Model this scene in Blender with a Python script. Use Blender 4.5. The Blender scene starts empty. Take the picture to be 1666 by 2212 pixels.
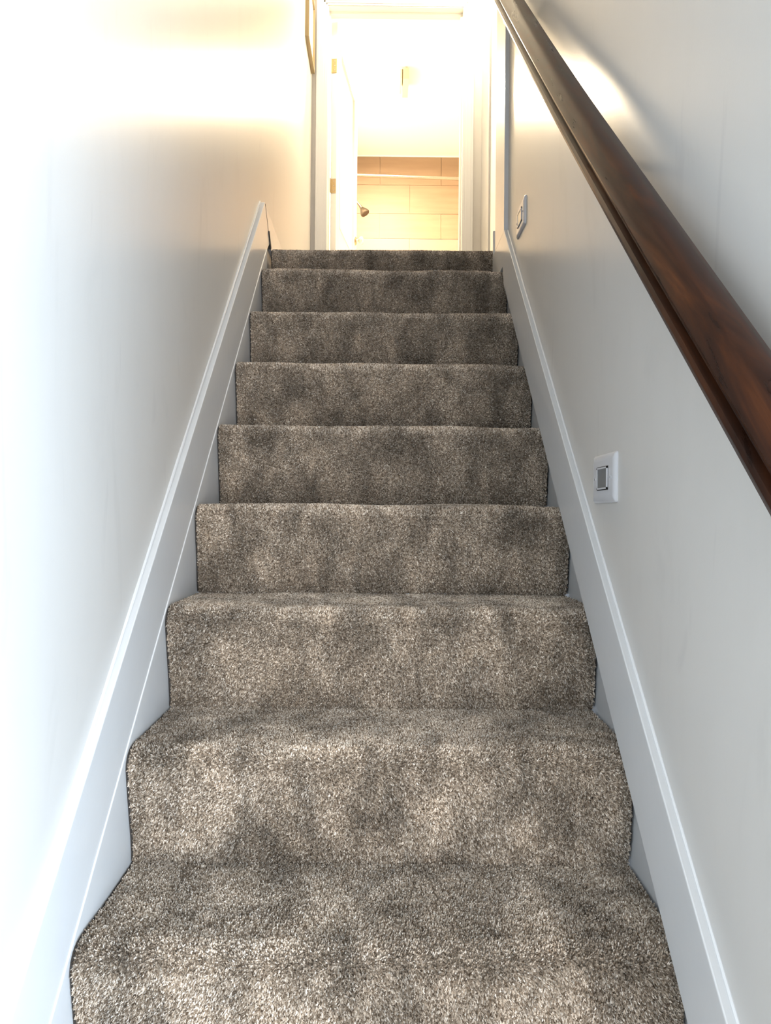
import bpy, bmesh, math, random
from mathutils import Vector, Matrix, noise

random.seed(4)
scene = bpy.context.scene
COL = scene.collection

# ------------------------------------------------------------------ camera
ZC = 2.2518                                   # camera height above the entry floor
F_PX, PITCH, ROLL, YAW = 1564.0, -0.0030, 0.0087, -0.0052
cam_data = bpy.data.cameras.new('camera')
cam = bpy.data.objects.new('camera', cam_data)
COL.objects.link(cam)
cam_data.sensor_fit = 'HORIZONTAL'
cam_data.sensor_width = 36.0
cam_data.lens = F_PX / 1666.0 * 36.0
cam_data.clip_start = 0.02
fw = Vector((-math.sin(YAW) * math.cos(PITCH), math.cos(YAW) * math.cos(PITCH), -math.sin(PITCH)))
rx = Vector((math.cos(YAW), math.sin(YAW), 0))
uz = rx.cross(fw)
R_ = rx * math.cos(ROLL) + uz * math.sin(ROLL)
U_ = -rx * math.sin(ROLL) + uz * math.cos(ROLL)
m = Matrix((R_, U_, -fw)).transposed().to_4x4()
m.translation = Vector((0, 0, ZC))
cam.matrix_world = m
scene.camera = cam

# ------------------------------------------------------------------ light, exposure
scene.view_settings.view_transform = 'Standard'
scene.view_settings.look = 'None'
scene.view_settings.gamma = 1.0
scene.view_settings.use_curve_mapping = False
scene.view_settings.exposure = 0.15
scene.cycles.max_bounces = 6
scene.cycles.diffuse_bounces = 3
scene.cycles.glossy_bounces = 3
scene.cycles.caustics_reflective = False
scene.cycles.adaptive_threshold = 0.05

world = bpy.data.worlds.new('sky')
scene.world = world
world.use_nodes = True
world.node_tree.nodes['Background'].inputs[0].default_value = (0.75, 0.85, 1.0, 1)
world.node_tree.nodes['Background'].inputs[1].default_value = 1.0


def area_light(name, loc, target, sx, sy, power, color):
    d = bpy.data.lights.new(name, 'AREA')
    d.shape = 'RECTANGLE'
    d.size, d.size_y = sx, sy
    d.energy = power
    d.color = color
    o = bpy.data.objects.new(name, d)
    COL.objects.link(o)
    o.location = loc
    o.rotation_euler = (Vector(target) - Vector(loc)).to_track_quat('-Z', 'Z').to_euler()
    return o


# daylight through the tall entry window on the right and the window over the entry door
area_light('daylight_side_window', (2.70, -1.35, 2.15), (0.0, -1.35, 2.15), 1.7, 2.6, 262, (0.60, 0.79, 1.0))
area_light('daylight_rear_window', (1.0, -2.22, 2.1), (1.0, 0.0, 2.1), 1.9, 2.4, 118, (1.0, 0.985, 0.96))

# ------------------------------------------------------------------ helpers


def put(o, label=None, cat=None, group=None, kind=None):
    if label:
        o['label'] = label
    if cat:
        o['category'] = cat
    if group:
        o['group'] = group
    if kind:
        o['kind'] = kind
    return o


def link(o, parent=None, world=(0, 0, 0)):
    COL.objects.link(o)
    w = Vector(world)
    if parent is not None:
        o.parent = parent
        o.location = w - Vector(parent['_w'])
    else:
        o.location = w
    o['_w'] = tuple(w)
    return o


def empty(name, loc, label=None, cat=None, group=None, kind=None):
    o = bpy.data.objects.new(name, None)
    o.empty_display_size = 0.05
    link(o, None, loc)
    return put(o, label, cat, group, kind)


def obj(name, bm, mats, parent=None, smooth=False):
    """world-space bmesh -> one object whose origin is the middle of its base"""
    bmesh.ops.recalc_face_normals(bm, faces=bm.faces[:])
    vs = [v.co for v in bm.verts]
    lo = Vector((min(v.x for v in vs), min(v.y for v in vs), min(v.z for v in vs)))
    hi = Vector((max(v.x for v in vs), max(v.y for v in vs), max(v.z for v in vs)))
    o_ = Vector(((lo.x + hi.x) / 2, (lo.y + hi.y) / 2, lo.z))
    bmesh.ops.translate(bm, vec=-o_, verts=bm.verts[:])
    me = bpy.data.meshes.new(name)
    bm.to_mesh(me)
    bm.free()
    for mt in (mats if isinstance(mats, (list, tuple)) else [mats]):
        me.materials.append(mt)
    if smooth:
        for p in me.polygons:
            p.use_smooth = True
        me.set_sharp_from_angle(angle=math.radians(38))
    return link(bpy.data.objects.new(name, me), parent, o_)


def bevel(bm, w, seg=2):
    bmesh.ops.bevel(bm, geom=[e for e in bm.edges if e.is_manifold and e.calc_face_angle(0) > 0.4],
                    offset=w, segments=seg, profile=0.6, affect='EDGES', clamp_overlap=True)
    return bm


def box(bm, x0, x1, y0, y1, z0, z1):
    v = [bm.verts.new(c) for c in ((x0, y0, z0), (x1, y0, z0), (x1, y1, z0), (x0, y1, z0),
                                   (x0, y0, z1), (x1, y0, z1), (x1, y1, z1), (x0, y1, z1))]
    for f in ((0, 3, 2, 1), (4, 5, 6, 7), (0, 1, 5, 4), (1, 2, 6, 5), (2, 3, 7, 6), (3, 0, 4, 7)):
        bm.faces.new([v[i] for i in f])
    return bm


def B(x0, x1, y0, y1, z0, z1, bv=0.0):
    bm = box(bmesh.new(), x0, x1, y0, y1, z0, z1)
    return bevel(bm, bv) if bv else bm


def prism(pts, x0, x1, bv=0.0):
    """polygon in (y, z) extruded along x"""
    bm = bmesh.new()
    a = [bm.verts.new((x0, y, z)) for y, z in pts]
    b = [bm.verts.new((x1, y, z)) for y, z in pts]
    n = len(pts)
    bm.faces.new(a)
    bm.faces.new(b[::-1])
    for i in range(n):
        bm.faces.new((a[i], a[(i + 1) % n], b[(i + 1) % n], b[i]))
    bmesh.ops.recalc_face_normals(bm, faces=bm.faces[:])
    return bevel(bm, bv) if bv else bm


def lathe(bm, profile, origin, axis, seg=24):
    """profile of (radius, distance along axis)"""
    axis = Vector(axis).normalized()
    t = axis.orthogonal().normalized()
    b = axis.cross(t)
    o_ = Vector(origin)
    rings = []
    for r, h in profile:
        rings.append([bm.verts.new(o_ + axis * h + (t * math.cos(k / seg * math.tau) + b * math.sin(k / seg * math.tau)) * max(r, 1e-5))
                      for k in range(seg)])
    for i in range(len(rings) - 1):
        for k in range(seg):
            bm.faces.new((rings[i][k], rings[i][(k + 1) % seg], rings[i + 1][(k + 1) % seg], rings[i + 1][k]))
    bm.faces.new(rings[0][::-1])
    bm.faces.new(rings[-1])
    return bm


def tube(bm, path, r, seg=12):
    path = [Vector(p) for p in path]
    rings = []
    for i, p in enumerate(path):
        d = (path[min(i + 1, len(path) - 1)] - path[max(i - 1, 0)]).normalized()
        t = d.cross(Vector((0.13, 0.2, 0.97))).normalized()
        b = d.cross(t)
        rings.append([bm.verts.new(p + (t * math.cos(k / seg * math.tau) + b * math.sin(k / seg * math.tau)) * r) for k in range(seg)])
    for i in range(len(rings) - 1):
        for k in range(seg):
            bm.faces.new((rings[i][k], rings[i][(k + 1) % seg], rings[i + 1][(k + 1) % seg], rings[i + 1][k]))
    bm.faces.new(rings[0][::-1])
    bm.faces.new(rings[-1])
    return bm


# ------------------------------------------------------------------ materials
def mat(name, color, rough=0.5, metal=0.0, spec=0.5, **kw):
    mt = bpy.data.materials.new(name)
    mt.use_nodes = True
    p = mt.node_tree.nodes['Principled BSDF']
    p.inputs['Base Color'].default_value = (*color, 1)
    p.inputs['Roughness'].default_value = rough
    p.inputs['Metallic'].default_value = metal
    p.inputs['Specular IOR Level'].default_value = spec
    for k, v in kw.items():
        p.inputs[k].default_value = v
    return mt


def nd(mt, t, **kw):
    n = mt.node_tree.nodes.new(t)
    for k, v in kw.items():
        setattr(n, k, v)
    return n


def ramp(mt, stops):
    r = nd(mt, 'ShaderNodeValToRGB')
    e = r.color_ramp.elements
    while len(e) < len(stops):
        e.new(0.5)
    for i, (p, c) in enumerate(stops):
        e[i].position = p
        e[i].color = (*c, 1) if len(c) == 3 else c
    return r


def add_bump(mt, scale, strength, dist=0.001, detail=3, stretch=None):
    L = mt.node_tree.links
    p = mt.node_tree.nodes['Principled BSDF']
    g = nd(mt, 'ShaderNodeNewGeometry')
    src = g.outputs['Position']
    if stretch:
        mp = nd(mt, 'ShaderNodeMapping')
        mp.inputs['Scale'].default_value = stretch
        L.new(src, mp.inputs[0])
        src = mp.outputs[0]
    n = nd(mt, 'ShaderNodeTexNoise')
    n.inputs['Scale'].default_value = scale
    n.inputs['Detail'].default_value = detail
    L.new(src, n.inputs['Vector'])
    b = nd(mt, 'ShaderNodeBump')
    b.inputs['Strength'].default_value = strength
    b.inputs['Distance'].default_value = dist
    L.new(n.outputs['Fac'], b.inputs['Height'])
    L.new(b.outputs[0], p.inputs['Normal'])
    return src


def wall_paint(name, color, rough):
    """eggshell paint with roller stipple, slightly patchy sheen and faint smudges"""
    mt = mat(name, color, rough, spec=0.13)
    L = mt.node_tree.links
    p = mt.node_tree.nodes['Principled BSDF']
    add_bump(mt, 260, 0.07, 0.001)
    g = nd(mt, 'ShaderNodeNewGeometry')
    mp = nd(mt, 'ShaderNodeMapping')
    mp.inputs['Scale'].default_value = (1, 3.2, 1.0)
    mp.inputs['Rotation'].default_value = (0.5, 0, 0)
    L.new(g.outputs['Position'], mp.inputs[0])
    n = nd(mt, 'ShaderNodeTexNoise')
    n.inputs['Scale'].default_value = 2.4
    n.inputs['Detail'].default_value = 5
    n.inputs['Roughness'].default_value = 0.6
    n.inputs['Distortion'].default_value = 0.8
    L.new(mp.outputs[0], n.inputs['Vector'])
    c = color
    r = ramp(mt, [(0.25, tuple(v * 0.93 for v in c)), (0.40, tuple(v * 0.985 for v in c)), (0.6, c)])
    L.new(n.outputs['Fac'], r.inputs[0])
    mp2 = nd(mt, 'ShaderNodeMapping')
    mp2.inputs['Rotation'].default_value = (0.25, 0, 0)
    mp2.inputs['Scale'].default_value = (1, 7.0, 1.3)
    L.new(g.outputs['Position'], mp2.inputs[0])
    n2 = nd(mt, 'ShaderNodeTexNoise')
    n2.inputs['Scale'].default_value = 2.2
    n2.inputs['Detail'].default_value = 6
    n2.inputs['Distortion'].default_value = 1.2
    L.new(mp2.outputs[0], n2.inputs['Vector'])
    r2 = ramp(mt, [(0.64, (1, 1, 1)), (0.72, (0.95, 0.95, 0.955)), (0.80, (0.89, 0.89, 0.90))])
    L.new(n2.outputs['Fac'], r2.inputs[0])
    mlt = nd(mt, 'ShaderNodeVectorMath', operation='MULTIPLY')
    L.new(r.outputs[0], mlt.inputs[0])
    L.new(r2.outputs[0], mlt.inputs[1])
    L.new(mlt.outputs[0], p.inputs['Base Color'])
    mr = nd(mt, 'ShaderNodeMapRange')
    mr.inputs['To Min'].default_value = rough - 0.03
    mr.inputs['To Max'].default_value = rough + 0.03
    L.new(n.outputs['Fac'], mr.inputs[0])
    L.new(mr.outputs[0], p.inputs['Roughness'])
    return mt


M_WALL = wall_paint('wall_paint', (0.60, 0.578, 0.548), 0.29)
M_TRIM = mat('trim_paint', (0.64, 0.64, 0.64), 0.26)
add_bump(M_TRIM, 30, 0.10, 0.003, stretch=(1, 1, 1))
M_CAULK = mat('caulk', (0.70, 0.70, 0.70), 0.2)
add_bump(M_CAULK, 60, 0.3, 0.003)
M_CEIL = mat('ceiling_paint', (0.82, 0.81, 0.78), 0.8)
M_PLATE = mat('plate_plastic', (0.62, 0.62, 0.64), 0.25)
M_LENS = mat('sensor_lens', (0.20, 0.205, 0.205), 0.25)
M_LENS2 = mat('frosted_lens', (0.62, 0.55, 0.42), 0.25)
M_CHROME = mat('brushed_nickel', (0.62, 0.56, 0.48), 0.22, 1.0)
M_SHOWER = mat('dark_nickel', (0.16, 0.125, 0.095), 0.35, 1.0)
M_ROD = mat('rod_metal', (0.42, 0.35, 0.28), 0.25, 1.0)
M_SCREW = mat('screw_metal', (0.55, 0.55, 0.55), 0.3, 0.8)
M_HINGE = mat('hinge_brass', (0.50, 0.38, 0.22), 0.35, 1.0)
M_GAP = mat('dark_gap', (0.035, 0.030, 0.026), 0.95)
M_MATBOARD = mat('mat_board', (0.85, 0.83, 0.78), 0.7)
M_FRAME = mat('bronze_frame', (0.30, 0.23, 0.12), 0.35)
M_DOOR = mat('door_paint', (0.84, 0.82, 0.77), 0.3)
M_GROUT = mat('grout', (0.45, 0.35, 0.25), 0.8)
M_BATHFLOOR = mat('bathroom_floor', (0.62, 0.58, 0.52), 0.4)
M_FLOOR = mat('entry_floor', (0.30, 0.24, 0.18), 0.4)
M_GLASS = mat('window_glass', (0.80, 0.88, 0.95), 0.05)

M_PIC = mat('print_paper', (0.7, 0.66, 0.58), 0.6)
_l = M_PIC.node_tree.links
_n = nd(M_PIC, 'ShaderNodeTexNoise')
_n.inputs['Scale'].default_value = 9
_r = ramp(M_PIC, [(0.35, (0.55, 0.42, 0.25)), (0.55, (0.8, 0.76, 0.66))])
_l.new(_n.outputs['Fac'], _r.inputs[0])
_l.new(_r.outputs[0], M_PIC.node_tree.nodes['Principled BSDF'].inputs['Base Color'])


def tile_material():
    mt = mat('ceramic_tile', (0.62, 0.42, 0.24), 0.5)
    L = mt.node_tree.links
    p = mt.node_tree.nodes['Principled BSDF']
    g = nd(mt, 'ShaderNodeNewGeometry')
    mp = nd(mt, 'ShaderNodeMapping')
    mp.inputs['Scale'].default_value = (0.8, 1, 7)
    L.new(g.outputs['Position'], mp.inputs[0])
    n = nd(mt, 'ShaderNodeTexNoise')
    n.inputs['Scale'].default_value = 3.5
    n.inputs['Detail'].default_value = 4
    L.new(mp.outputs[0], n.inputs['Vector'])
    r = ramp(mt, [(0.3, (0.235, 0.150, 0.090)), (0.7, (0.275, 0.182, 0.112))])
    L.new(n.outputs['Fac'], r.inputs[0])
    L.new(r.outputs[0], p.inputs['Base Color'])
    return mt


M_TILE = tile_material()
M_TILE_PALE = mat('pale_tile', (0.24, 0.19, 0.145), 0.5)


def wood_material():
    mt = mat('stained_wood', (0.06, 0.02, 0.01), 0.22, spec=0.13)
    L = mt.node_tree.links
    p = mt.node_tree.nodes['Principled BSDF']
    g = nd(mt, 'ShaderNodeNewGeometry')
    rot = nd(mt, 'ShaderNodeMapping')
    rot.vector_type = 'POINT'
    rot.inputs['Rotation'].default_value = (-math.atan(0.9664), 0, 0)
    L.new(g.outputs['Position'], rot.inputs[0])
    mp = nd(mt, 'ShaderNodeMapping')
    mp.inputs['Scale'].default_value = (26, 3.4, 26)
    L.new(rot.outputs[0], mp.inputs[0])
    n = nd(mt, 'ShaderNodeTexNoise')
    n.inputs['Scale'].default_value = 1.0
    n.inputs['Detail'].default_value = 7
    n.inputs['Roughness'].default_value = 0.62
    n.inputs['Distortion'].default_value = 1.4
    L.new(mp.outputs[0], n.inputs['Vector'])
    r = ramp(mt, [(0.30, (0.010, 0.004, 0.0025)), (0.47, (0.027, 0.009, 0.004)), (0.58, (0.045, 0.014, 0.005)), (0.74, (0.085, 0.028, 0.009))])
    L.new(n.outputs['Fac'], r.inputs[0])
    L.new(r.outputs[0], p.inputs['Base Color'])
    mr = nd(mt, 'ShaderNodeMapRange')
    mr.inputs['To Min'].default_value = 0.20
    mr.inputs['To Max'].default_value = 0.40
    L.new(n.outputs['Fac'], mr.inputs[0])
    L.new(mr.outputs[0], p.inputs['Roughness'])
    b = nd(mt, 'ShaderNodeBump')
    b.inputs['Strength'].default_value = 0.12
    b.inputs['Distance'].default_value = 0.001
    L.new(n.outputs['Fac'], b.inputs['Height'])
    L.new(b.outputs[0], p.inputs['Normal'])
    return mt


M_WOOD = wood_material()


def carpet_material(name, per_tuft):
    mt = mat(name, (0.2, 0.16, 0.13), 0.9, spec=0.1)
    L = mt.node_tree.links
    p = mt.node_tree.nodes['Principled BSDF']
    g = nd(mt, 'ShaderNodeNewGeometry')
    stops = [(0.0, (0.15, 0.105, 0.068)), (0.22, (0.32, 0.249, 0.185)), (0.55, (0.53, 0.435, 0.342)),
             (0.85, (0.71, 0.612, 0.51)), (1.0, (0.88, 0.80, 0.71))]
    if per_tuft:
        oi = nd(mt, 'ShaderNodeObjectInfo')
        r = ramp(mt, stops)
        L.new(oi.outputs['Random'], r.inputs[0])
    else:
        n0 = nd(mt, 'ShaderNodeTexNoise')
        n0.inputs['Scale'].default_value = 300
        L.new(g.outputs['Position'], n0.inputs['Vector'])
        r = ramp(mt, [(0.3, (0.09, 0.068, 0.05)), (0.7, (0.34, 0.28, 0.22))])
        L.new(n0.outputs['Fac'], r.inputs[0])
    # the pile has been brushed and trodden into lighter and darker patches
    n = nd(mt, 'ShaderNodeTexNoise')
    n.inputs['Scale'].default_value = 8.5
    n.inputs['Detail'].default_value = 3.5
    n.inputs['Roughness'].default_value = 0.62
    n.inputs['Distortion'].default_value = 0.4
    st = nd(mt, 'ShaderNodeMapping')
    st.inputs['Scale'].default_value = (1.35, 1.0, 0.8)
    L.new(g.outputs['Position'], st.inputs[0])
    L.new(st.outputs[0], n.inputs['Vector'])
    mr = nd(mt, 'ShaderNodeMapRange')
    mr.inputs['From Min'].default_value = 0.32
    mr.inputs['From Max'].default_value = 0.66
    mr.inputs['To Min'].default_value = 0.58
    mr.inputs['To Max'].default_value = 1.40
    L.new(n.outputs['Fac'], mr.inputs[0])
    mx = nd(mt, 'ShaderNodeVectorMath', operation='SCALE')
    L.new(r.outputs[0], mx.inputs[0])
    L.new(mr.outputs[0], mx.inputs['Scale'])
    L.new(mx.outputs[0], p.inputs['Base Color'])
    return mt


M_TUFT = carpet_material('carpet_yarn', True)
M_CARPET = carpet_material('carpet_base', False)

# ------------------------------------------------------------------ stair geometry
TREAD, RISE, Y1, Z1 = 0.2143, 0.2071, 0.9923, -0.5951 + ZC
SL = RISE / TREAD
XL, XR, XRR = -0.4195, 0.4035, 0.427          # carpet left edge, right skirt face, carpet right edge
LEFT_WALL, RIGHT_WALL = -0.440, 0.418
KTOP = 9
Z_LAND = 1.0033 + ZC
Y_LAND = Y1 + 8 * TREAD
END_Y = 4.32                                   # face of the wall with the bathroom door
RW_END = 2.69                                  # end of the right stair wall
CEIL = Z_LAND + 2.44
OV = 0.031


def ny(k):
    return Y1 + (k - 1) * TREAD


def nz(k):
    return Z_LAND if k == KTOP else Z1 + (k - 1) * RISE


def nose(y):
    """height of the nosing line over y"""
    return Z1 + (y - Y1) * SL


# ------------------------------------------------------------------ setting
put(obj('wall_left', B(LEFT_WALL - 0.12, LEFT_WALL, -2.3, END_Y, 0, CEIL), M_WALL), kind='structure')

RW0 = 0.60
put(obj('wall_right', prism([(RW0, nose(RW0) + 0.09), (RW_END, nose(RW_END) + 0.09), (RW_END, CEIL), (RW0, CEIL)],
                            RIGHT_WALL, RIGHT_WALL + 0.12), M_WALL), kind='structure')
put(obj('wall_stair_side', prism([(-0.75, 0), (END_Y, 0), (END_Y, Z_LAND - 0.06), (RW_END + 0.1, Z_LAND - 0.06), (RW_END, nose(RW_END) + 0.09), (-0.75, nose(-0.75) + 0.09)],
                                 0.432, 0.54), M_TRIM), kind='structure')
put(obj('floor', B(-0.56, 2.9, -2.4, 0.6, -0.1, 0), M_FLOOR), kind='structure')
put(obj('ceiling', B(-0.56, 2.9, -2.4, END_Y, CEIL, CEIL + 0.1), M_CEIL), kind='structure')
put(obj('wall_entry_rear', B(-0.56, 2.9, -2.4, -2.3, 0, CEIL), M_WALL), kind='structure')
put(obj('wall_entry_right', B(2.78, 2.9, -2.3, 0.6, 0, CEIL), M_WALL), kind='structure')
put(obj('wall_entry_front', B(0.54, 2.78, RW0, RW0 + 0.12, 0, CEIL), M_WALL), kind='structure')


def entry_window(name, x0, x1, y0, y1, z0, z1):
    w = empty(name, ((x0 + x1) / 2, (y0 + y1) / 2, z0), kind='structure')
    if x1 - x0 < y1 - y0:
        for a, b, c, d in ((y0, y1, z0, z0 + 0.07), (y0, y1, z1 - 0.07, z1), (y0, y0 + 0.07, z0, z1), (y1 - 0.07, y1, z0, z1)):
            obj('window_frame', B(x0, x1, a, b, c, d), M_TRIM, w)
        obj('pane', B(x0 + 0.02, x0 + 0.026, y0 + 0.07, y1 - 0.07, z0 + 0.07, z1 - 0.07), M_GLASS, w)
    else:
        for a, b, c, d in ((x0, x1, z0, z0 + 0.07), (x0, x1, z1 - 0.07, z1), (x0, x0 + 0.07, z0, z1), (x1 - 0.07, x1, z0, z1)):
            obj('window_frame', B(a, b, y0, y1, c, d), M_TRIM, w)
        obj('pane', B(x0 + 0.07, x1 - 0.07, y0 + 0.01, y0 + 0.016, z0 + 0.07, z1 - 0.07), M_GLASS, w)


entry_window('window_1', 2.735, 2.78, -2.27, -0.43, 0.78, 3.52)
entry_window('window_2', -0.02, 2.02, -2.3, -2.255, 0.83, 3.37)

# landing
put(obj('floor_landing', B(-0.44, 1.4, Y_LAND + 0.26, END_Y + 0.1, Z_LAND - 0.06, Z_LAND - 0.002), M_CARPET), kind='structure')
put(obj('floor_bathroom', B(-0.45, 1.3, END_Y + 0.1, 6.94, Z_LAND - 0.06, Z_LAND - 0.004), M_BATHFLOOR), kind='structure')

# wall with the bathroom door, in three pieces round the opening
DX0, DX1, DZ1 = -0.3415, 0.4625, 3.030 + ZC
WT = 0.10
bm = bmesh.new()
box(bm, LEFT_WALL - 0.12, DX0 - 0.015, END_Y, END_Y + WT, Z_LAND - 0.06, CEIL)
box(bm, DX1 + 0.015, 1.4, END_Y, END_Y + WT, Z_LAND - 0.06, CEIL)
box(bm, DX0 - 0.015, DX1 + 0.015, END_Y, END_Y + WT, DZ1 + 0.015, CEIL)
put(obj('wall_far', bm, M_WALL), kind='structure')
# hall wall right of the landing
HX = 0.5955
put(obj('wall_hall_right', B(HX, HX + 0.1, RW_END + 0.1, END_Y, Z_LAND - 0.06, CEIL), M_WALL), kind='structure')
put(obj('wall_hall_return', B(0.432, HX + 0.1, RW_END, RW_END + 0.1, Z_LAND - 0.06, CEIL), M_WALL), kind='structure')

# ------------------------------------------------------------------ skirt boards (trims along the stair)


def slope_board(y0, y1, o0, o1, x0, x1, cut=False, bv=0.002, square_end=0.0):
    pts = [(y0, nose(y0) + o0), (y1 + square_end, nose(y1) + o1 - square_end / SL if square_end else nose(y1) + o0),
           (y1, nose(y1) + o1), (y0, nose(y0) + o1)]
    return prism(pts, x0, x1, bv)


# left: wide white skirt, a thinner stringer board below it that sits slightly proud
t1 = empty('trim_1', (-0.43, 0.9, nose(0.9)), 'white painted skirt board rising along the left stair wall', None, None, 'structure')
LT = 0.168
pts = [(-0.95, nose(-0.95) - 0.03), (2.62, nose(2.62) - 0.03), (2.70, Z_LAND + 0.005), (2.575, nose(2.56) + 0.186), (0.85, nose(0.85) + 0.147), (-0.95, nose(-0.95) + 0.135)]
obj('skirt_board', prism(pts, LEFT_WALL - 0.002, -0.4252, 0.002), M_TRIM, t1)
obj('stringer_board', slope_board(-0.95, 2.62, -0.42, -0.022, LEFT_WALL - 0.002, -0.4235, bv=0.0012), M_TRIM, t1)


def caulk_bead(name, x, off, y0, y1, r, parent, seed):
    bm = bmesh.new()
    n = 90
    rings = []
    for i in range(n + 1):
        y = y0 + (y1 - y0) * i / n
        q = noise.noise(Vector((y * 14, seed, 0)))
        q2 = noise.noise(Vector((y * 40, seed + 9, 0)))
        rr = r * (1 + 0.35 * q + 0.2 * q2)
        c = Vector((x, y, nose(y) + (off(y) if callable(off) else off) + 0.0008 * q))
        rings.append([bm.verts.new(c + Vector((math.cos(a) * rr, 0, math.sin(a) * rr * 1.3))) for a in (k * math.tau / 7 for k in range(7))])
    for i in range(n):
        for k in range(7):
            bm.faces.new((rings[i][k], rings[i][(k + 1) % 7], rings[i + 1][(k + 1) % 7], rings[i + 1][k]))
    bm.faces.new(rings[0][::-1])
    bm.faces.new(rings[-1])
    return obj(name, bm, M_CAULK, parent, True)


caulk_bead('caulk_bead', -0.4250, -0.0215, -0.9, 2.6, 0.0013, t1, 3.1)
caulk_bead('caulk_bead', LEFT_WALL + 0.001, lambda y: 0.148 + 0.0228 * (y - 0.85), 0.3, 2.55, 0.0030, t1, 7.7)
# dark open joint where the left skirt meets the landing
obj('open_joint', prism([(2.655, Z_LAND + 0.03), (2.661, Z_LAND + 0.034), (2.712, Z_LAND - 0.01), (2.700, Z_LAND - 0.02)], -0.431, -0.4215), M_GAP, t1)
obj('open_joint', prism([(2.580, Z_LAND + 0.100), (2.5835, Z_LAND + 0.1015), (2.662, Z_LAND + 0.033), (2.656, Z_LAND + 0.030)], -0.431, -0.4246), M_GAP, t1)

t2 = empty('trim_2', (0.41, 0.9, nose(0.9)), 'white painted skirt board rising along the right stair wall', None, None, 'structure')
RT = 0.160
ZE = nose(2.44) + RT
pts = [(-0.75, nose(-0.75) - 0.010), (2.44, nose(2.44) - 0.022), (2.44, ZE), (-0.75, nose(-0.75) + RT)]
obj('skirt_board', prism(pts, XR, 0.4325, 0.002), M_TRIM, t2)
obj('skirt_end_block', prism([(2.4405, nose(2.44) - 0.022), (2.462, nz(8) - 0.008), (2.69, nz(8) - 0.008), (2.69, Z_LAND + 0.055), (2.67, ZE - 0.004), (2.4405, ZE - 0.004)], XR + 0.0008, 0.4325, 0.0015), M_TRIM, t2)
caulk_bead('caulk_bead', RIGHT_WALL - 0.0005, RT + 0.0015, -0.6, 2.43, 0.0034, t2, 5.3)

# flat casing that wraps the end of the right wall
put(obj('trim_3', B(XR + 0.0008, RIGHT_WALL + 0.002, 2.4405, 2.632, ZE - 0.004, CEIL - 0.001, 0.002), M_TRIM),
    'white casing board upright at the end of the right stair wall', kind='structure')

# landing baseboard on the left
put(obj('baseboard_left', prism([(2.592, Z_LAND + 0.106), (END_Y - 0.014, Z_LAND + 0.106), (END_Y - 0.014, Z_LAND - 0.003), (2.705, Z_LAND - 0.003)],
                                LEFT_WALL - 0.001, -0.429, 0.002), M_TRIM), kind='structure')

# ------------------------------------------------------------------ bathroom door frame
t4 = empty('trim_4', (0.06, END_Y, Z_LAND), 'white stepped door casing round the bathroom doorway', None, None, 'structure')


def casing_profile_side(xa, xb):
    """a stepped moulding standing from the floor up; xa is the inner edge, xb the outer"""
    s = 1 if xb > xa else -1
    w = abs(xb - xa)
    bm = bmesh.new()
    for a, b, t in ((0, 0.012, 0.010), (0.011, 0.026, 0.014), (0.025, w - 0.012, 0.016), (w - 0.013, w, 0.020)):
        x0, x1 = sorted((xa + s * a, xa + s * b))
        box(bm, x0, x1, END_Y - t, END_Y + 0.001, Z_LAND - 0.004, DZ1 + (a + b) / 2)
    return bm


obj('side_casing', casing_profile_side(DX0 - 0.005, DX0 - 0.070), M_TRIM, t4)
obj('side_casing', casing_profile_side(DX1 + 0.003, DX1 + 0.064), M_TRIM, t4)
bm = bmesh.new()
for a, b, t in ((0.004, 0.016, 0.010), (0.015, 0.030, 0.014), (0.029, 0.054, 0.016), (0.053, 0.068, 0.020)):
    box(bm, DX0 - 0.005 - a * 0.99, DX1 + 0.003 + a * 0.99, END_Y - t - 0.0004, END_Y + 0.001, DZ1 + a, DZ1 + b)
obj('head_casing', bm, M_TRIM, t4)
obj('jamb', B(DX0 - 0.017, DX0, END_Y - 0.004, END_Y + WT + 0.004, Z_LAND - 0.004, DZ1 + 0.017), M_DOOR, t4)
obj('jamb', B(DX1, DX1 + 0.017, END_Y - 0.004, END_Y + WT + 0.004, Z_LAND - 0.004, DZ1 + 0.017), M_DOOR, t4)
obj('jamb_head', B(DX0, DX1, END_Y - 0.004, END_Y + WT + 0.004, DZ1, DZ1 + 0.017), M_DOOR, t4)
obj('door_stop', B(DX1 - 0.011, DX1 + 0.001, END_Y + 0.045, END_Y + 0.075, Z_LAND - 0.004, DZ1 - 0.0112), M_DOOR, t4)
obj('door_stop', B(DX0 - 0.001, DX0 + 0.009, END_Y + 0.045, END_Y + 0.075, Z_LAND - 0.004, DZ1 - 0.0112), M_DOOR, t4)
obj('door_stop', B(DX0, DX1, END_Y + 0.045, END_Y + 0.075, DZ1 - 0.011, DZ1 + 0.001), M_DOOR, t4)

# the open door leaf
door = empty('door_1', (-0.317, END_Y + WT + 0.035, Z_LAND + 0.008), 'white panelled bathroom door standing open on the left', None, None, 'structure')
ang = math.atan2(0.098, 0.77)
hinge = Vector((-0.2985, END_Y + WT + 0.03, 0))


def leafbox(bm, a0, a1, t0, t1, z0, z1):
    """box in door space: a along the leaf from its hinge edge, t into the leaf from its visible face"""
    vs = []
    for z in (z0, z1):
        for a, t in ((a0, t0), (a1, t0), (a1, t1), (a0, t1)):
            vs.append(bm.verts.new((hinge.x + a * math.sin(ang) - t * math.cos(ang), hinge.y + a * math.cos(ang) + t * math.sin(ang), z)))
    for f in ((0, 3, 2, 1), (4, 5, 6, 7), (0, 1, 5, 4), (1, 2, 6, 5), (2, 3, 7, 6), (3, 0, 4, 7)):
        bm.faces.new([vs[i] for i in f])
    return bm


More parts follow.
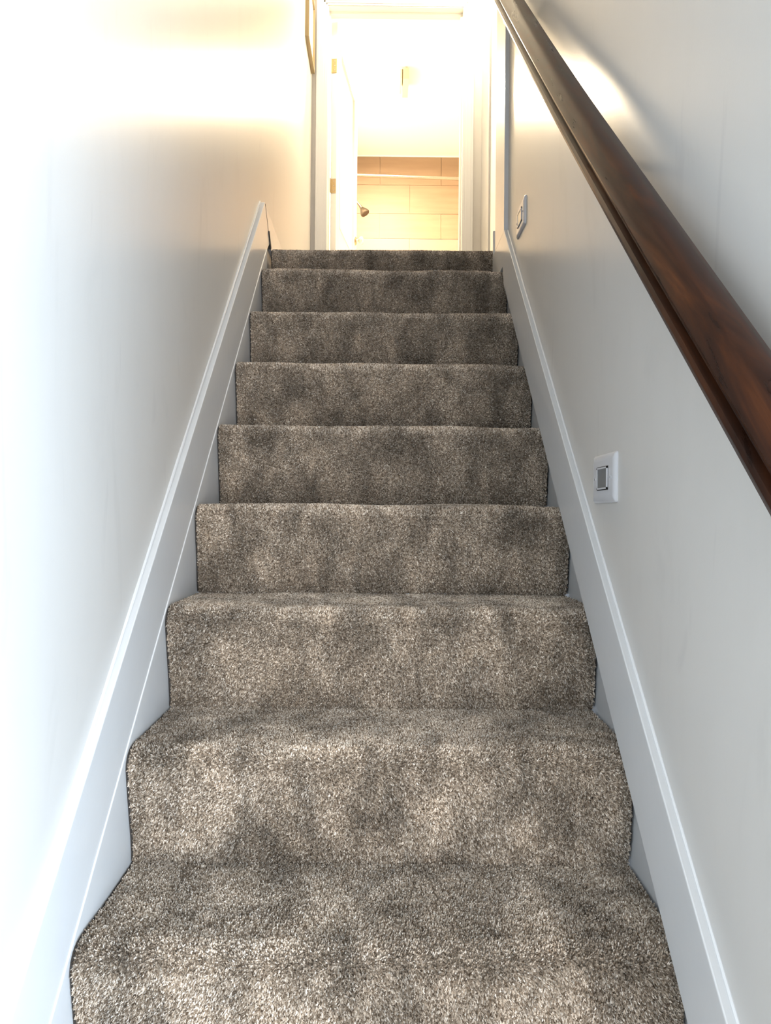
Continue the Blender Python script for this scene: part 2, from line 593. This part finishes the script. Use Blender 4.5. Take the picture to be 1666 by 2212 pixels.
DW = 0.785
zb, zt = Z_LAND + 0.012, DZ1 - 0.004
for nm, a0, a1, z0, z1 in (('stile', 0, 0.115, zb, zt), ('stile', DW - 0.115, DW, zb, zt), ('top_rail', 0.115, DW - 0.115, zt - 0.10, zt),
                           ('lock_rail', 0.115, DW - 0.115, Z_LAND + 0.66, Z_LAND + 0.80), ('bottom_rail', 0.115, DW - 0.115, zb, zb + 0.22)):
    obj(nm, leafbox(bmesh.new(), a0, a1, 0, 0.035, z0, z1), M_DOOR, door)
for z0, z1 in ((Z_LAND + 0.80, zt - 0.10), (zb + 0.22, Z_LAND + 0.66)):
    pn = obj('panel', leafbox(bmesh.new(), 0.116, DW - 0.116, 0.010, 0.025, z0 + 0.001, z1 - 0.001), M_DOOR, door)
    for a0, a1, c0, c1 in ((0.115, 0.130, z0, z1), (DW - 0.130, DW - 0.115, z0, z1), (0.13, DW - 0.13, z0, z0 + 0.015), (0.13, DW - 0.13, z1 - 0.015, z1)):
        obj('moulding', leafbox(bmesh.new(), a0, a1, -0.003, 0.011, c0, c1), M_DOOR, pn)
for zc in (2.757 + ZC, 2.017 + ZC, 1.22 + ZC):
    h = obj('hinge', bevel(leafbox(bmesh.new(), -0.0025, 0.001, 0.002, 0.033, zc - 0.044, zc + 0.044), 0.001), M_HINGE, door)
    bm = lathe(bmesh.new(), [(0.0045, 0), (0.0045, 0.088)], (hinge.x - 0.038, hinge.y - 0.008, zc - 0.044), (0, 0, 1), 10)
    obj('hinge_pin', bm, M_HINGE, h, True)
    for dz in (-0.028, 0, 0.028):
        bm = lathe(bmesh.new(), [(0.003, 0), (0.0028, 0.001)], (hinge.x - 0.014, hinge.y - 0.0025, zc + dz), (0, -1, 0), 8)
        obj('screw', bm, M_SCREW, h)
kb = Vector((hinge.x + 0.725 * math.sin(ang), hinge.y + 0.725 * math.cos(ang), 1.952 + ZC))
kd = (math.cos(ang), -math.sin(ang), 0)
kn = obj('door_knob', lathe(bmesh.new(), [(0.010, 0), (0.010, 0.022), (0.016, 0.028), (0.026, 0.036), (0.029, 0.046), (0.025, 0.056), (0.012, 0.061)], kb, kd, 20),
         mat('knob_glass', (0.86, 0.78, 0.66), 0.08, 0.3), door, True)
obj('rose', lathe(bmesh.new(), [(0.032, 0), (0.031, 0.004), (0.024, 0.008)], kb, kd, 20), M_HINGE, kn, True)

# closed door on the right side of the hall
d2 = empty('door_2', (HX - 0.005, 3.8, Z_LAND), 'white closed door on the right side of the landing hall', None, None, 'structure')
obj('side_casing', B(HX - 0.018, HX + 0.001, 4.02, END_Y - 0.001, Z_LAND - 0.002, Z_LAND + 2.10, 0.002), M_TRIM, d2)
obj('head_casing', B(HX - 0.018, HX + 0.001, 3.10, 4.019, Z_LAND + 2.03, Z_LAND + 2.10, 0.002), M_TRIM, d2)
obj('door_leaf', B(HX - 0.008, HX + 0.001, 3.22, 4.014, Z_LAND + 0.008, Z_LAND + 2.026, 0.002), M_DOOR, d2)

# ------------------------------------------------------------------ bathroom shell
BL, BR, BY = -0.45, 1.10, 6.94
put(obj('wall_bath_left', B(BL - 0.1, BL, END_Y + WT, BY, Z_LAND - 0.06, CEIL), M_CEIL), kind='structure')
put(obj('wall_bath_right', B(BR, BR + 0.1, END_Y + WT, BY, Z_LAND - 0.06, CEIL), M_CEIL), kind='structure')
put(obj('ceiling_bathroom', B(BL - 0.1, BR + 0.1, END_Y + WT, BY + 0.1, CEIL, CEIL + 0.1), M_CEIL), kind='structure')
tw = put(obj('wall_tiled', B(BL - 0.1, BR + 0.1, BY + 0.008, BY + 0.1, Z_LAND - 0.06, CEIL), M_GROUT), kind='structure')
zr = [CEIL, 3.1605 + ZC, 2.8848 + ZC, 2.6446 + ZC, 2.37 + ZC, 2.09 + ZC]
for r in range(5):
    x = (-0.0331 if r % 2 == 0 else 0.2547) - 0.6
    while x < BR:
        a, b = max(x, BL), min(x + 0.588, BR)
        if b - a > 0.02:
            g = 0.0014
            obj('tile', B(a + g, b - g, BY, BY + 0.0085, zr[r + 1] + g, zr[r] - g - (0.012 if r == 0 else 0), 0.0015), M_TILE_PALE if r == 3 else M_TILE, tw)
        x += 0.588
obj('caulk_strip', B(BL, BR, BY - 0.004, BY + 0.009, CEIL - 0.012, CEIL - 0.0005, 0.002), M_CEIL, tw)

# shower curtain rod
rod = empty('shower_rod', (0.3, 6.2, 2.89 + ZC), 'metal shower curtain rod spanning the tiled bathroom alcove', 'shower rod')
obj('bar', tube(bmesh.new(), [(BL + 0.004, 6.2, 2.909 + ZC), (BR - 0.004, 6.2, 2.872 + ZC)], 0.0125, 14), M_ROD, rod, True)
for x, s, zz in ((BL, 1, 2.909), (BR, -1, 2.872)):
    obj('end_flange', lathe(bmesh.new(), [(0.030, 0.0), (0.030, 0.008), (0.018, 0.022)], (x, 6.2, zz + ZC), (s, 0, 0), 20), M_ROD, rod, True)

# shower head
sh = empty('shower_fixture', (-0.2, 6.5, 2.72 + ZC), 'brushed metal shower head on an arm in front of beige tiles', 'shower head')
hc = Vector((-0.1895, 6.5, 2.7262 + ZC))
hd = Vector((0.55, -0.12, -0.83)).normalized()
obj('spray_head', lathe(bmesh.new(), [(0.012, -0.055), (0.013, -0.030), (0.020, -0.022), (0.040, 0.018), (0.042, 0.032), (0.038, 0.037), (0.03, 0.035)], hc, hd, 22), M_SHOWER, sh, True)
p0 = hc - hd * 0.052
obj('shower_arm', tube(bmesh.new(), [(BL + 0.002, 6.5, 2.842 + ZC), (BL + 0.09, 6.5, 2.842 + ZC), (p0.x - 0.07, 6.5, p0.z + 0.055), (p0.x - 0.03, 6.5, p0.z + 0.035), p0, p0 + hd * 0.03], 0.0095, 12), M_SHOWER, sh, True)
obj('wall_flange', lathe(bmesh.new(), [(0.032, 0.0), (0.030, 0.006), (0.012, 0.014)], (BL, 6.5, 2.842 + ZC), (1, 0, 0), 20), M_SHOWER, sh, True)

# bathroom ceiling light
LAMP = (-0.02, 5.66)
cl = empty('ceiling_light', (LAMP[0], LAMP[1], CEIL - 0.10), 'glowing ceiling light with a pale ribbed end cap beyond the bathroom door', 'ceiling light')
M_GLOW = mat('lamp_glass', (1.0, 0.93, 0.8), 0.4)
M_GLOW.node_tree.nodes['Principled BSDF'].inputs['Emission Color'].default_value = (1.0, 0.80, 0.52, 1)
M_GLOW.node_tree.nodes['Principled BSDF'].inputs['Emission Strength'].default_value = 14
M_CAP = mat('lamp_cap', (0.72, 0.62, 0.34), 0.5)
obj('base_plate', B(-0.12, 0.17, 5.56, 5.78, CEIL - 0.015, CEIL - 0.0005, 0.004), M_TRIM, cl)
obj('glass_shade', B(-0.12, 0.105, 5.555, 5.785, CEIL - 0.095, CEIL - 0.015, 0.03), M_GLOW, cl, True)
obj('end_cap', B(0.110, 0.128, 5.565, 5.775, CEIL - 0.085, CEIL - 0.015, 0.006), M_CAP, cl, True)
obj('end_cap', B(0.135, 0.180, 5.545, 5.80, CEIL - 0.10, CEIL - 0.015, 0.015), M_CAP, cl, True)
pd = bpy.data.lights.new('bathroom_bulb', 'AREA')
pd.shape = 'DISK'
pd.size = 0.18
pd.energy = 150
pd.color = (1.0, 0.80, 0.54)
po = bpy.data.objects.new('bathroom_bulb', pd)
COL.objects.link(po)
po.location = (LAMP[0], LAMP[1], CEIL - 0.10)

# unseen dome light added over the landing to brighten casing and hall walls
HL = (0.47, 3.92)
c2 = empty('ceiling_light', (HL[0], HL[1], CEIL - 0.09), 'added unseen frosted dome light brightening the landing outside the bathroom', 'ceiling light')
obj('base_ring', lathe(bmesh.new(), [(0.100, 0), (0.105, -0.010), (0.100, -0.025)], (HL[0], HL[1], CEIL), (0, 0, 1), 32), M_CHROME, c2, True)
obj('glass_shade', lathe(bmesh.new(), [(0.094, -0.025), (0.09, -0.045), (0.07, -0.07), (0.04, -0.083), (0.01, -0.087)], (HL[0], HL[1], CEIL), (0, 0, 1), 32), M_GLOW, c2, True)
pd = bpy.data.lights.new('landing_fill', 'POINT')
pd.energy = 72
pd.color = (1.0, 0.84, 0.60)
pd.shadow_soft_size = 0.08
po = bpy.data.objects.new('landing_fill', pd)
COL.objects.link(po)
po.location = (HL[0], HL[1], CEIL - 0.18)

# ------------------------------------------------------------------ picture on the left wall by the door
pf = empty('picture_frame', (LEFT_WALL + 0.01, 4.105, 2.60 + ZC), 'thin dark framed picture hanging on the left landing wall', 'picture')
y0, y1, z0, z1 = 3.935, 4.275, 2.60 + ZC, 2.985 + ZC
fx0, fx1 = LEFT_WALL + 0.0005, LEFT_WALL + 0.021
for a, b, c, d in ((y0, y1, z0, z0 + 0.018), (y0, y1, z1 - 0.018, z1), (y0, y0 + 0.018, z0 + 0.0181, z1 - 0.0181), (y1 - 0.018, y1, z0 + 0.0181, z1 - 0.0181)):
    obj('frame_bar', B(fx0, fx1, a, b, c, d, 0.002), M_FRAME, pf)
obj('mat_board', B(fx0 + 0.002, fx0 + 0.010, y0 + 0.017, y1 - 0.017, z0 + 0.017, z1 - 0.017), M_MATBOARD, pf)
obj('print', B(fx0 + 0.0095, fx0 + 0.0108, y0 + 0.075, y1 - 0.075, z0 + 0.08, z1 - 0.08), M_PIC, pf)

# ------------------------------------------------------------------ wall plates


def wall_plate(label, yc, zc, w, h, lens):
    """landscape wall plate with a square window between two screws"""
    root = empty('wall_plate', (RIGHT_WALL, yc, zc - h / 2), label, 'wall plate', 'step lights on the right wall')
    x = RIGHT_WALL
    bm = bmesh.new()
    rings = []
    for ins, dx in ((0, 0), (0, 0.0022), (0.003, 0.0050), (0.010, 0.0068), (0.013, 0.0070)):
        pts = []
        hw, hh, r = w / 2 - ins, h / 2 - ins, max(0.004 - ins * 0.2, 0.0015)
        for cy, cz, a0 in ((hw - r, hh - r, 0), (-hw + r, hh - r, 90), (-hw + r, -hh + r, 180), (hw - r, -hh + r, 270)):
            for q in range(4):
                a = math.radians(a0 + q * 30)
                pts.append((cy + r * math.cos(a), cz + r * math.sin(a)))
        rings.append([bm.verts.new((x - dx, yc + p[0], zc + p[1])) for p in pts])
    for i in range(len(rings) - 1):
        n = len(rings[i])
        for k in range(n):
            bm.faces.new((rings[i][k], rings[i][(k + 1) % n], rings[i + 1][(k + 1) % n], rings[i + 1][k]))
    bm.faces.new(rings[0][::-1])
    bm.faces.new(rings[-1])
    pl = obj('face_plate', bm, M_PLATE, root, True)
    s, hs = 0.0315, 0.0205
    # dark joint and raised rim of the window
    obj('joint_shadow', B(x - 0.0074, x - 0.0066, yc - s - 0.0016, yc + s + 0.0016, zc - hs - 0.0016, zc + hs + 0.0016), M_GAP, pl)
    fr = empty('window_rim', (x, yc, zc))
    fr.parent = root
    fr.location = Vector((x, yc, zc)) - Vector(root['_w'])
    for a, b, c, d in ((-s, s, -hs, -hs + 0.003), (-s, s, hs - 0.003, hs), (-s, -s + 0.004, -hs, hs), (s - 0.004, s, -hs, hs)):
        obj('rim_bar', B(x - 0.0095, x - 0.0066, yc + a, yc + b, zc + c, zc + d, 0.0006), M_PLATE, fr)
    obj('window_lens', B(x - 0.0085, x - 0.0066, yc - s + 0.003, yc + s - 0.003, zc - hs + 0.002, zc + hs - 0.002), lens, root)
    for sg in (-1, 1):
        sc = obj('screw', lathe(bmesh.new(), [(0.0034, 0.0064), (0.0034, 0.0072), (0.0022, 0.0080)], (x, yc + sg * 0.0475, zc), (-1, 0, 0), 12), M_PLATE, root, True)
        obj('screw_slot', B(x - 0.0083, x - 0.0076, yc + sg * 0.0475 - 0.0006, yc + sg * 0.0475 + 0.0006, zc - 0.002, zc + 0.002), M_GAP, sc)
    return root


PS = RIGHT_WALL / 0.40
wall_plate('white wall plate with dark grey square window, on the right wall beside middle steps', 1.2885 * PS, 0.0672 * PS + ZC, 0.135, 0.091, M_LENS)
wall_plate('white wall plate near the top landing, seen edge-on with a warm-lit face', 2.083 * 1.052, 0.858 * 1.052 + ZC, 0.128, 0.086, M_LENS2)

# ------------------------------------------------------------------ handrail
PROF = [(.362, 1.036), (.350, 1.034), (.339, 1.027), (.3315, 1.016), (.328, 1.006), (.3297, 1.000), (.3385, .997), (.3425, .989), (.3400, .980),
        (.3325, .975), (.3305, .967), (.3335, .956), (.340, .948), (.350, .944), (.362, .943)]
PROF = PROF + [(.724 - a, b) for a, b in PROF[-2:0:-1]]
hr = empty('handrail', (0.362, 0.5, nose(0.5) + 0.943), 'dark stained glossy wooden handrail climbing along the right wall', 'handrail')
bm = bmesh.new()
rings = []
NR = 60
for i in range(NR + 1):
    y = 0.55 + (2.40 - 0.55) * i / NR
    bow = 0.030 * (max(0.0, y - 1.25) / 1.0) ** 1.6 + 0.004 * max(0, 0.9 - y)
    c = Vector((0.362, y, nose(y) + 0.99 + bow))
    sc = 0.9 if i in (0, NR) else 1.0
    rings.append([bm.verts.new((0.362 + (px - 0.362) * sc, y, c.z + (pv - 0.99) * sc)) for px, pv in PROF])
for i in range(NR):
    n = len(PROF)
    for k in range(n):
        bm.faces.new((rings[i][k], rings[i][(k + 1) % n], rings[i + 1][(k + 1) % n], rings[i + 1][k]))
bm.faces.new(rings[0][::-1])
bm.faces.new(rings[-1])
obj('rail', bm, M_WOOD, hr, True)
for y in (0.68, 1.45, 2.25):
    zz = nose(y) + 0.945
    br = obj('bracket', tube(bmesh.new(), [(RIGHT_WALL - 0.001, y, zz - 0.055), (RIGHT_WALL - 0.030, y, zz - 0.052), (0.372, y, zz - 0.030), (0.364, y, zz + 0.006)], 0.005, 10), M_SCREW, hr, True)
    obj('bracket_rose', lathe(bmesh.new(), [(0.022, 0), (0.021, 0.004), (0.012, 0.008)], (RIGHT_WALL, y, zz - 0.055), (-1, 0, 0), 18), M_SCREW, br, True)

# ------------------------------------------------------------------ the carpeted stair
stairs = empty('staircase', (0, Y1, 0), 'straight flight of stairs wrapped in brown-grey cut pile carpet', 'staircase')


def step_profile(k):
    """outer carpet line of step k from the back of its tread, over the nosing, down its riser: (y, z) points"""
    y, z = ny(k), nz(k)
    zb = nz(k - 1)
    back = ny(k + 1) + OV + 0.02 if k < KTOP else y + 0.27
    pts = []
    r = 0.034
    n = 12
    for i in range(n):
        t = i / n
        pts.append((back + (y + r - back) * t, z - 0.002 - 0.003 * t))
    for i in range(9):
        a = math.radians(90 + 99 * i / 8)
        pts.append((y + r + r * math.cos(a), z - 0.005 - r + r * math.sin(a)))
    y2, z2 = pts[-1]
    n = 12
    for i in range(1, n + 1):
        t = i / n
        pts.append((y2 + (y + OV - y2) * t, z2 + (zb - 0.002 - z2) * t))
    return pts, back, zb


NX = 56
PILE = 0.0038


def carpet_rows(k, inset, edge=False):
    pts, back, zb = step_profile(k)
    rows = []
    L = len(pts)
    for i, (y, z) in enumerate(pts):
        a, b = pts[max(i - 1, 0)], pts[min(i + 1, L - 1)]
        t = Vector((0, b[0] - a[0], b[1] - a[1])).normalized()
        nrm = Vector((0, t.z, -t.y))          # outward
        xr = XR + 0.0 if z > nose(y) - 0.014 and i > 6 else XRR
        row = []
        for j in range(NX + 1):
            x = XL + (xr - XL) * j / NX
            if edge and j < 2:
                x = XL + (-0.0032, 0.0006)[j]      # dark strip painted in for the shaded gap beside the carpet
            q = noise.noise(Vector((x * 5, y * 6 + k * 3.7, z * 6))) * 0.0055 + noise.noise(Vector((x * 17, y * 15 + k * 1.3, z * 15))) * 0.0015
            if i == 0 or i == L - 1:
                q = 0
            row.append(Vector((x, y, z)) + nrm * (q - inset))
        rows.append(row)
    return rows, back, zb


def make_step(k, pile):
    rows, back, zb = carpet_rows(k, PILE, True)
    bm = bmesh.new()
    vs = [[bm.verts.new(c) for c in row] for row in rows]
    for i in range(len(vs) - 1):
        for j in range(NX):
            f = bm.faces.new((vs[i][j], vs[i + 1][j], vs[i + 1][j + 1], vs[i][j + 1]))
            f.material_index = 1 if j == 0 else 0
    # close the solid: sides, back and underside
    zlow = zb - 0.004
    bl, br_ = bm.verts.new((XL - 0.0032, back, zlow)), bm.verts.new((XRR, back, zlow))
    left = [r[0] for r in vs]
    right = [r[-1] for r in vs]
    fs = [bm.faces.new([bl] + left), bm.faces.new(([br_] + right)[::-1]),
          bm.faces.new(vs[0][::-1] + [bl, br_]), bm.faces.new(vs[-1] + [br_, bl])]
    for f in fs:
        f.material_index = 1
    st = obj('step', bm, [M_CARPET, M_GAP], stairs, True)
    if pile:
        rows, _, _ = carpet_rows(k, PILE + 0.0005)
        bm = bmesh.new()
        vs = [[bm.verts.new(c) for c in row] for row in rows]
        for i in range(len(vs) - 1):
            for j in range(NX):
                bm.faces.new((vs[i][j], vs[i + 1][j], vs[i + 1][j + 1], vs[i][j + 1]))
        p = obj('carpet_pile', bm, M_TUFT, st)
        # make the faces look outwards
        if sum(f.normal.z - f.normal.y for f in p.data.polygons) < 0:
            p.data.flip_normals()
        md = p.modifiers.new('pile', 'NODES')
        md.node_group = PILE_NODES
        p['kind'] = 'stuff'
    return st


def pile_nodes():
    ng = bpy.data.node_groups.new('carpet_pile', 'GeometryNodeTree')
    ng.interface.new_socket('Geometry', in_out='INPUT', socket_type='NodeSocketGeometry')
    ng.interface.new_socket('Geometry', in_out='OUTPUT', socket_type='NodeSocketGeometry')
    N, L = ng.nodes, ng.links
    gi, go = N.new('NodeGroupInput'), N.new('NodeGroupOutput')
    ds = N.new('GeometryNodeDistributePointsOnFaces')
    ds.distribute_method = 'RANDOM'
    ds.inputs['Density'].default_value = 260000
    L.new(gi.outputs[0], ds.inputs['Mesh'])
    cone = N.new('GeometryNodeMeshCone')
    cone.fill_type = 'NONE'
    cone.inputs['Vertices'].default_value = 4
    cone.inputs['Side Segments'].default_value = 1
    cone.inputs['Radius Top'].default_value = 0.0007
    cone.inputs['Radius Bottom'].default_value = 0.00108
    cone.inputs['Depth'].default_value = 0.0040
    sm = N.new('GeometryNodeSetMaterial')
    sm.inputs['Material'].default_value = M_TUFT
    L.new(cone.outputs['Mesh'], sm.inputs['Geometry'])
    # pile lean: random per tuft plus broad brushed areas
    rnd = N.new('FunctionNodeRandomValue')
    rnd.data_type = 'FLOAT_VECTOR'
    rnd.inputs[0].default_value = (-0.5, -0.5, 0)
    rnd.inputs[1].default_value = (0.5, 0.5, 0)
    pos = N.new('GeometryNodeInputPosition')
    nz_ = N.new('ShaderNodeTexNoise')
    nz_.inputs['Scale'].default_value = 7.0
    nz_.inputs['Detail'].default_value = 2.0
    L.new(pos.outputs[0], nz_.inputs['Vector'])
    sub = N.new('ShaderNodeVectorMath')
    sub.operation = 'SUBTRACT'
    sub.inputs[1].default_value = (0.5, 0.5, 0.5)
    L.new(nz_.outputs['Color'], sub.inputs[0])
    mul = N.new('ShaderNodeVectorMath')
    mul.operation = 'MULTIPLY'
    mul.inputs[1].default_value = (1.4, 1.4, 0)
    L.new(sub.outputs[0], mul.inputs[0])
    add = N.new('ShaderNodeVectorMath')
    add.operation = 'ADD'
    L.new(rnd.outputs[0], add.inputs[0])
    L.new(mul.outputs[0], add.inputs[1])
    e2r = N.new('FunctionNodeEulerToRotation')
    L.new(add.outputs[0], e2r.inputs[0])
    rr = N.new('FunctionNodeRotateRotation')
    rr.rotation_space = 'LOCAL'
    L.new(ds.outputs['Rotation'], rr.inputs['Rotation'])
    L.new(e2r.outputs[0], rr.inputs['Rotate By'])
    rs = N.new('FunctionNodeRandomValue')
    rs.data_type = 'FLOAT'
    rs.inputs[2].default_value = 0.75
    rs.inputs[3].default_value = 1.3
    rs.inputs['Seed'].default_value = 5
    io = N.new('GeometryNodeInstanceOnPoints')
    L.new(ds.outputs['Points'], io.inputs['Points'])
    L.new(sm.outputs[0], io.inputs['Instance'])
    L.new(rr.outputs[0], io.inputs['Rotation'])
    L.new(rs.outputs[1], io.inputs['Scale'])
    L.new(io.outputs[0], go.inputs[0])
    return ng


PILE_NODES = pile_nodes()
for k in range(-6, KTOP + 1):
    make_step(k, k >= 1)

for o in bpy.data.objects:
    if '_w' in o:
        del o['_w']
